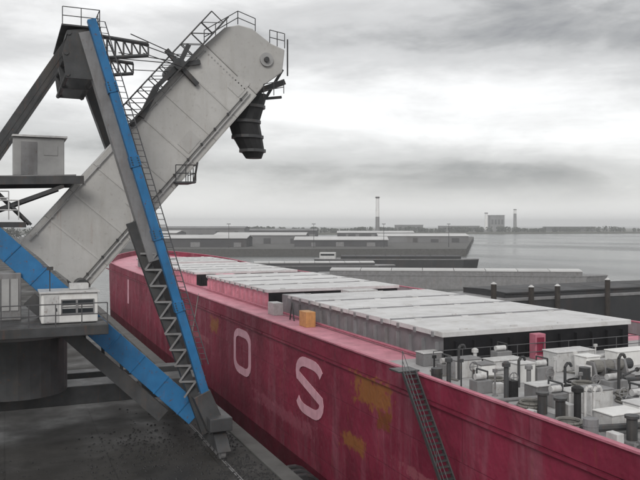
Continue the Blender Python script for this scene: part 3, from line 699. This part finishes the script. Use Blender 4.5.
for x in (10.35, -5.65):
    m = MB(); m.box((x, 45.2, 1.75), (1.2, 13.4, .7)); m.build('sill_beam', 'dark', ld, .04)
    for yc in (39.6, 50.8):
        m = MB(); m.prism([(x - .35, yc - 1.7, .5), (x - .35, yc + 1.7, .5), (x - .35, yc + .6, 1.4), (x - .35, yc - .6, 1.4)], (.7, 0, 0)); bg_ = m.build('bogie', 'dark', ld)
        for dy in (-1.2, -.4, .4, 1.2):
            m = MB(); m.tube((x - .12, yc + dy, .364), (x + .12, yc + dy, .364), .34, 18); m.build('wheel', 'mid', bg_)

# ---------------------------------------------------------------- quay furniture
def quay_bollard(y, label):
    o = empty('mooring_bollard', (QX - .5, y, 0), label, 'bollard')
    m = MB(); p = Vector((QX - .5, y, .082)); m.tube(p, p + Vector((0, 0, .08)), .42, 16); m.build('base_plate', 'dark', o)
    m = MB(); m.tube(p + Vector((0, 0, .085)), p + Vector((0, 0, .6)), .24, 14, .2); m.tube(p + Vector((0, 0, .6)), p + Vector((0, 0, .8)), .38, 14, .3); m.build('head', 'dark', o)
quay_bollard(58, 'squat dark mooring bollard on the quay edge just behind the blue mast foot')
def mooring(y0, y1, label):
    a, b = Vector((HX + .05, y0, BZ + .05)), Vector((QX - .5, y1, .62)); m = MB(); ps = [a.lerp(b, t / 14) - Vector((0, 0, .55 * math.sin(math.pi * t / 14))) for t in range(15)]
    m.path(ps, .045, 6); tag(m.build('mooring_rope', 'rope'), label, 'rope')
mooring(75, 58, 'pale mooring rope running from the red hull to the bollard behind the mast foot')
rng = random.Random(11); m = MB()
for k in range(5200):
    cl = k % 9; cx_, cy_, sp_ = [(6, 34, 2.6), (1, 33, 2.2), (10.8, 36.5, 1.0), (11.2, 42, 1.0), (7, 42, 1.6), (-2, 36, 2.4), (12.8, 50, 2.2), (12.2, 33, 1.0), (4, 31.5, 2.0)][cl]
    x_ = rng.gauss(cx_, sp_); y_ = rng.gauss(cy_, sp_ * 1.4)
    if x_ > QX - 1.0: continue
    r_ = .015 + .05 * rng.random() ** 2; m.tube((x_, y_, -.01), (x_ + rng.uniform(-.03, .03), y_, r_ * 1.1), r_ * 1.5, 5, r_ * .5)
tag(m.build('spilled_coal', 'black'), 'scattered black coal lumps spilled on the dark quay under the loader', 'coal', kind='stuff')
def fender(y, label):
    o = empty('rubber_fender', (16.3, y, WZ), label, 'fender')
    prof = [(-2.0, .5), (-1.7, .95), (-1.2, 1.25), (1.2, 1.25), (1.7, .95), (2.0, .5)]
    m = MB()
    def rr(dy, r): return [Vector((16.3 + r * math.cos(2 * math.pi * i / 18), y + dy, WZ + .55 + r * math.sin(2 * math.pi * i / 18))) for i in range(18)]
    for (a, r0), (b, r1) in zip(prof, prof[1:]): m.hexa(rr(a, r0), rr(b, r1))
    m.build('body', 'black', o)
    m = MB()
    for dy in (-.9, 0, .9): m.hexa(rr(dy - .15, 1.36), rr(dy + .15, 1.36))
    split(m.build('tyre_band', 'dark', o))
fender(43, 'black floating fender squeezed between red hull and quay below the letter S')

# ---------------------------------------------------------------- barges, piles, sheds, far bank
def barge(name, c, ang, Lg, Bm, top, mat, covmat, label, cov_h=.9, house=True, group='barges moored in the basin'):
    o = empty(name, (c.x, c.y, WZ), label, 'barge', group)
    ux = Vector((math.cos(ang), math.sin(ang), 0)); uy = Vector((-ux.y, ux.x, 0)); b0 = Vector((c.x, c.y, 0))
    def q(u, v, z): return b0 + ux * u + uy * v + Vector((0, 0, z))
    h = Lg / 2; w = Bm / 2
    pl = [(-h, -w * .8), (-h + 3, -w), (h - 6, -w), (h, -w * .35), (h, w * .35), (h - 6, w), (-h + 3, w), (-h, w * .8)]
    m = MB(); m.hexa([q(u * .97, v, WZ - .6) for u, v in pl], [q(u, v, top) for u, v in pl]); hl = m.build('hull', mat, o)
    m = MB(); m.hexa([q(u * 1.002, v * 1.02, top - .25) for u, v in pl], [q(u * 1.002, v * 1.02, top + .06) for u, v in pl]); m.build('gunwale', 'mid', hl)
    k = 8; s0, s1 = -h + (10 if house else 4), h - 7; st = (s1 - s0) / k
    m = MB(); m.hexa([q(s0, -w * .8, top + .05), q(s1, -w * .8, top + .05), q(s1, w * .8, top + .05), q(s0, w * .8, top + .05)], [q(s0, -w * .8, top + cov_h * .6), q(s1, -w * .8, top + cov_h * .6), q(s1, w * .8, top + cov_h * .6), q(s0, w * .8, top + cov_h * .6)]); cm = m.build('hold_coaming', mat, o)
    for i in range(k):
        a, b = s0 + st * i + .08, s0 + st * (i + 1) - .08; z = top + cov_h * .6 + .01; m = MB()
        m.hexa([q(a, -w * .83, z), q(a, w * .83, z), q(a, w * .83, z + cov_h * .2), q(a, 0, z + cov_h * .4), q(a, -w * .83, z + cov_h * .2)], [q(b, -w * .83, z), q(b, w * .83, z), q(b, w * .83, z + cov_h * .2), q(b, 0, z + cov_h * .4), q(b, -w * .83, z + cov_h * .2)])
        m.build('hatch_panel', covmat, cm)
    if house:
        m = MB(); m.hexa([q(-h + 2, -w * .7, top + .06), q(-h + 8, -w * .7, top + .06), q(-h + 8, w * .7, top + .06), q(-h + 2, w * .7, top + .06)], [q(-h + 2, -w * .7, top + 2.3), q(-h + 8, -w * .7, top + 2.3), q(-h + 8, w * .7, top + 2.3), q(-h + 2, w * .7, top + 2.3)]); dh = m.build('wheelhouse', 'pale_steel', o)
        m = MB(); m.hexa([q(-h + 2.4, -w * .72, top + 1.3), q(-h + 7.6, -w * .72, top + 1.3), q(-h + 7.6, w * .72, top + 1.3), q(-h + 2.4, w * .72, top + 1.3)], [q(-h + 2.4, -w * .72, top + 1.9), q(-h + 7.6, -w * .72, top + 1.9), q(-h + 7.6, w * .72, top + 1.9), q(-h + 2.4, w * .72, top + 1.9)]); m.build('window_band', 'glass', dh)
    return o
aT = 0.0; aC = -YAW
barge('dark_barge', Vector((102, 92, 0)), aT, 84, 13, 2.0, 'far_dark', 'far_dark', 'long black barge with dark covers just beyond the near pale hatch cover', 1.0, house=False)
c = CP(412, 205); barge('pale_barge', c, aC - .10, 78, 11, -.9, 'mid', 'shed_roof', 'long barge with pale grey covers beyond the black barge', 1.6, house=False)
c = CP(362, 285); barge('dark_barge', c, aC - .03, 62, 10, -.2, 'far_dark', 'shed_dark', 'black barge moored beyond the pale covered barge', 1.4)
c = CP(300, 245); barge('pale_barge', c, aC + .1, 50, 9, -.6, 'shed_dark', 'shed_roof', 'shorter pale covered barge nearest the ship bow', 1.4, house=False)
pl = [(440, 100, 'first from the left'), (470, 101, 'second from the left'), (491, 102, 'third from the left'), (531, 104, 'fourth from the left')]
for px, dep, wd_ in pl:
    p = CP(px, dep); o = empty('mooring_pile', (p.x, 84.2, WZ), 'dark mooring pile in front of the black barge, ' + wd_, 'pile', 'mooring piles beside the black barge')
    b_ = W(px, 300, 84.2); m = MB(); m.tube((b_.x, 84.2, WZ - 1), (b_.x, 84.2, 3.6 + (px % 7) * .12), .38, 10); m.build('shaft', 'timber', o)
    m = MB(); m.tube((b_.x, 84.2, 3.61 + (px % 7) * .12), (b_.x, 84.2, 3.9 + (px % 7) * .12), .44, 10, .1); m.build('cap', 'pale_steel', o)
# pier with sheds in the middle distance
def slab(name, pts, z0, z1, mat):
    m = MB(); m.hexa([Vector((p.x, p.y, z0)) for p in pts], [Vector((p.x, p.y, z1)) for p in pts]); return tag(m.build(name, mat), kind='structure')
slab('pier', [CP(60, 420), CP(418, 420), CP(424, 900), CP(60, 900)], WZ - 1, -.6, 'concrete')
slab('far_bank', [CP(-1400, 2100), CP(-1400, 4600), CP(2600, 4600), CP(2600, 2100), CP(560, 1700), CP(300, 1450)], WZ - 1, -1.2, 'far_land')
def shed(px, dep, Lg, D, H, wall, roof, label, ang=aC, rise=1.6, z0=-.6):
    H *= .8; rg = random.Random(px)
    c = CP(px, dep); o = empty('warehouse', (c.x, c.y, z0), label, 'warehouse', 'sheds on the pier')
    ux = Vector((math.cos(ang), math.sin(ang), 0)); uy = Vector((-ux.y, ux.x, 0)); b0 = Vector((c.x, c.y, 0))
    def q(u, v, z): return b0 + ux * u + uy * v + Vector((0, 0, z))
    h, w = Lg / 2, D / 2
    m = MB(); m.hexa([q(-h, -w, z0), q(-h, w, z0), q(-h, w, z0 + H), q(-h, 0, z0 + H + rise), q(-h, -w, z0 + H)], [q(h, -w, z0), q(h, w, z0), q(h, w, z0 + H), q(h, 0, z0 + H + rise), q(h, -w, z0 + H)]); wl = m.build('wall', wall, o)
    for s_ in (-1, 1):
        m = MB(); A = [q(-h - .5, s_ * (w + .6), z0 + H + .02), q(-h - .5, 0, z0 + H + rise + .12), q(-h - .5, 0, z0 + H + rise + .5), q(-h - .5, s_ * (w + .6), z0 + H + .4)]; m.prism(A, ux * (Lg + 1)); m.build('roof', roof, o)
    k = max(2, int(Lg / 16))
    for i in range(k):
        u = -h + Lg * (i + rg.uniform(.25, .75)) / k; dw = rg.uniform(1.2, 3.2); dh_ = H * rg.uniform(.5, .8); m = MB(); m.prism([q(u - dw, -w - .15, z0 + .05), q(u + dw, -w - .15, z0 + .05), q(u + dw, -w - .15, z0 + dh_), q(u - dw, -w - .15, z0 + dh_)], uy * .12); m.build('door', 'shed_dark' if wall != 'shed_dark' else 'mid', wl)
sheds = [(205, 470, 62, 30, 6.5, 'shed_dark', 'shed_roof', 'dark walled shed with pale roof nearest the ship on the pier'),
 (255, 560, 66, 34, 7.5, 'shed_wall', 'shed_roof', 'grey shed with pale roof in the middle of the pier row'),
 (318, 480, 58, 26, 5, 'shed_dark', 'shed_roof', 'low dark shed with pale roof at the pier edge'),
 (382, 600, 70, 34, 6, 'shed_wall', 'shed_roof', 'long grey shed near the right end of the pier'),
 (205, 720, 90, 40, 13, 'shed_wall', 'shed_wall', 'tall grey warehouse at the back of the pier, left of the chimneys'),
 (272, 780, 70, 40, 10, 'shed_dark', 'shed_wall', 'dark tall warehouse at the back of the pier'),
 (345, 800, 80, 36, 7, 'shed_dark', 'shed_roof', 'dark warehouse at the foot of the tall white topped chimney'),
 (160, 600, 60, 36, 9, 'shed_wall', 'shed_roof', 'grey warehouse behind the blue mast leg')]
for s_ in sheds: shed(*s_)
for k, (px, dep, wd_) in enumerate(((228, 440, 'left of the middle shed'), (296, 445, 'between the dark low shed and the grey shed'), (352, 450, 'right of the low dark shed'), (404, 455, 'at the right end of the pier'))):
    p = CP(px, dep); o = empty('lamp_mast', (p.x, p.y, -.6), 'thin lamp mast on the pier ' + wd_, 'lamp mast', 'lamp masts on the pier')
    MB().tube((p.x, p.y, -.6), (p.x, p.y, 13.2), .22, 8, .12).build('pole', 'shed_dark', o)
    m = MB(); m.box((p.x, p.y, 13.4), (2.2, .5, .4)); m.build('lamp_head', 'shed_wall', o)
def chimney(px, dep, top, r, label, wt=.4, z0=-.6):
    c = CP(px, dep); o = empty('chimney', (c.x, c.y, z0), label, 'chimney', 'chimneys on the horizon'); H = top - z0
    a = Vector((c.x, c.y, z0)); b = Vector((c.x, c.y, z0 + H * (1 - wt))); d_ = Vector((c.x, c.y, top))
    MB().tube(a, b, r, 16, r * .85).build('shaft', 'chimney_grey', o); MB().tube(b, d_, r * .85, 16, r * .7).build('upper_shaft', 'chimney_white', o)
    MB().tube(d_ - Vector((0, 0, 2.2)), d_ - Vector((0, 0, .8)), r * .95, 16).build('gallery', 'shed_dark', o)
chimney(347, 850, 46, 2.6, 'tallest chimney with white upper half on the horizon', .5)
chimney(457, 1750, 52, 4.2, 'right chimney beside the far factory block', .2, -1.2)
chimney(434, 1760, 44, 4.6, 'short chimney left of the far factory block', .9, -1.2)
def block(px, dep, w, d_, h, mat, label, nwin=0, z0=-1.2):
    c = CP(px, dep); o = empty('factory_block', (c.x, c.y, z0), label, 'factory', 'factory blocks on the far bank')
    rot = Matrix.Rotation(aC, 3, 'Z'); m = MB(); m.box((c.x, c.y, z0 + h / 2), (w, d_, h), rot); wl = m.build('wall', mat, o)
    m = MB(); m.box((c.x, c.y, z0 + h + .5), (w + 1.5, d_ + 1.5, .9), rot); m.build('roof', 'shed_wall', o)
    for i in range(nwin):
        u = (i + .5) / nwin - .5; p = Vector((c.x, c.y, z0 + h * .6)) + RT * u * w * .9 - FW * (d_ / 2 + .1); m = MB(); m.box(p, (w / nwin * .5, .3, h * .3), rot); m.build('window', 'glass', wl)
block(442, 1770, 34, 26, 38, 'shed_wall', 'tall pale factory block between two chimneys', 4)
block(412, 1700, 90, 30, 13, 'shed_wall', 'low factory hall left of the far chimneys', 6)
block(500, 1850, 120, 30, 11, 'shed_dark', 'low dark hall on the far bank right of the chimneys', 6)
block(372, 1650, 60, 30, 15, 'shed_wall', 'grey factory hall right of the tallest chimney', 4)
# wooded line along the far bank, and the quay's own hinterland
def woods(name, label, line, n, h0, h1, leaf, depth=30):
    rng = random.Random(len(label)); m = MB()
    for i in range(n):
        f = rng.random(); k = f * (len(line) - 1); j = min(int(k), len(line) - 2); p = line[j].lerp(line[j + 1], k - j)
        p = p + FW * rng.uniform(0, depth) ; H = h0 + (h1 - h0) * (.5 + .5 * math.sin(f * 61) * math.sin(f * 23 + 1)) * rng.uniform(.6, 1.1)
        m.tube((p.x, p.y, p.z - .3), (p.x, p.y, p.z + H * .5), H * .035, 4, H * .015)
        for q in range(26):
            th = rng.uniform(0, 6.28); rr_ = H * .36 * math.sqrt(rng.random()); zz = p.z + H * rng.uniform(.12, 1.0)
            rr_ *= 1.15 - abs((zz - p.z) / H - .5) * 1.2
            c_ = Vector((p.x + rr_ * math.cos(th), p.y + rr_ * math.sin(th), zz)); s_ = leaf * rng.uniform(.6, 1.3)
            a_ = Vector((rng.uniform(-1, 1), rng.uniform(-1, 1), rng.uniform(-1, 1))).normalized() * s_; b_ = a_.orthogonal().normalized() * s_ * .8
            m.face([c_ + a_, c_ + b_, c_ - a_, c_ - b_])
    return tag(m.build(name, 'leaf'), label, 'trees', kind='stuff')
woods('far_woods', 'thin dark line of trees along the far bank horizon', [CP(150, 1500, -1.2), CP(300, 1470, -1.2), CP(420, 1600, -1.2), CP(560, 1730, -1.2), CP(760, 1800, -1.2)], 520, 7, 13, 2.2)
woods('quay_woods', 'dark strip of trees far along the quay at the left', [CP(-60, 640, 0), CP(40, 760, 0), CP(100, 880, 0)], 90, 7, 12, 1.2)

# ---------------------------------------------------------------- hazy air over the river
m = MB(); m.hexa([(-3200, -200, -9), (5200, -200, -9), (5200, 5400, -9), (-3200, 5400, -9)], [(-3200, -200, 62), (5200, -200, 62), (5200, 5400, 62), (-3200, 5400, 62)])
hm = bpy.data.materials.new('haze_air'); hm.use_nodes = True; hn = hm.node_tree.nodes
hn.remove(hn['Principled BSDF']); pv = hn.new('ShaderNodeVolumePrincipled'); pv.inputs['Color'].default_value = (.93, .95, .97, 1); pv.inputs['Density'].default_value = .00026
hm.node_tree.links.new(pv.outputs[0], hn['Material Output'].inputs['Volume'])
tag(m.build('haze', hm), kind='stuff')
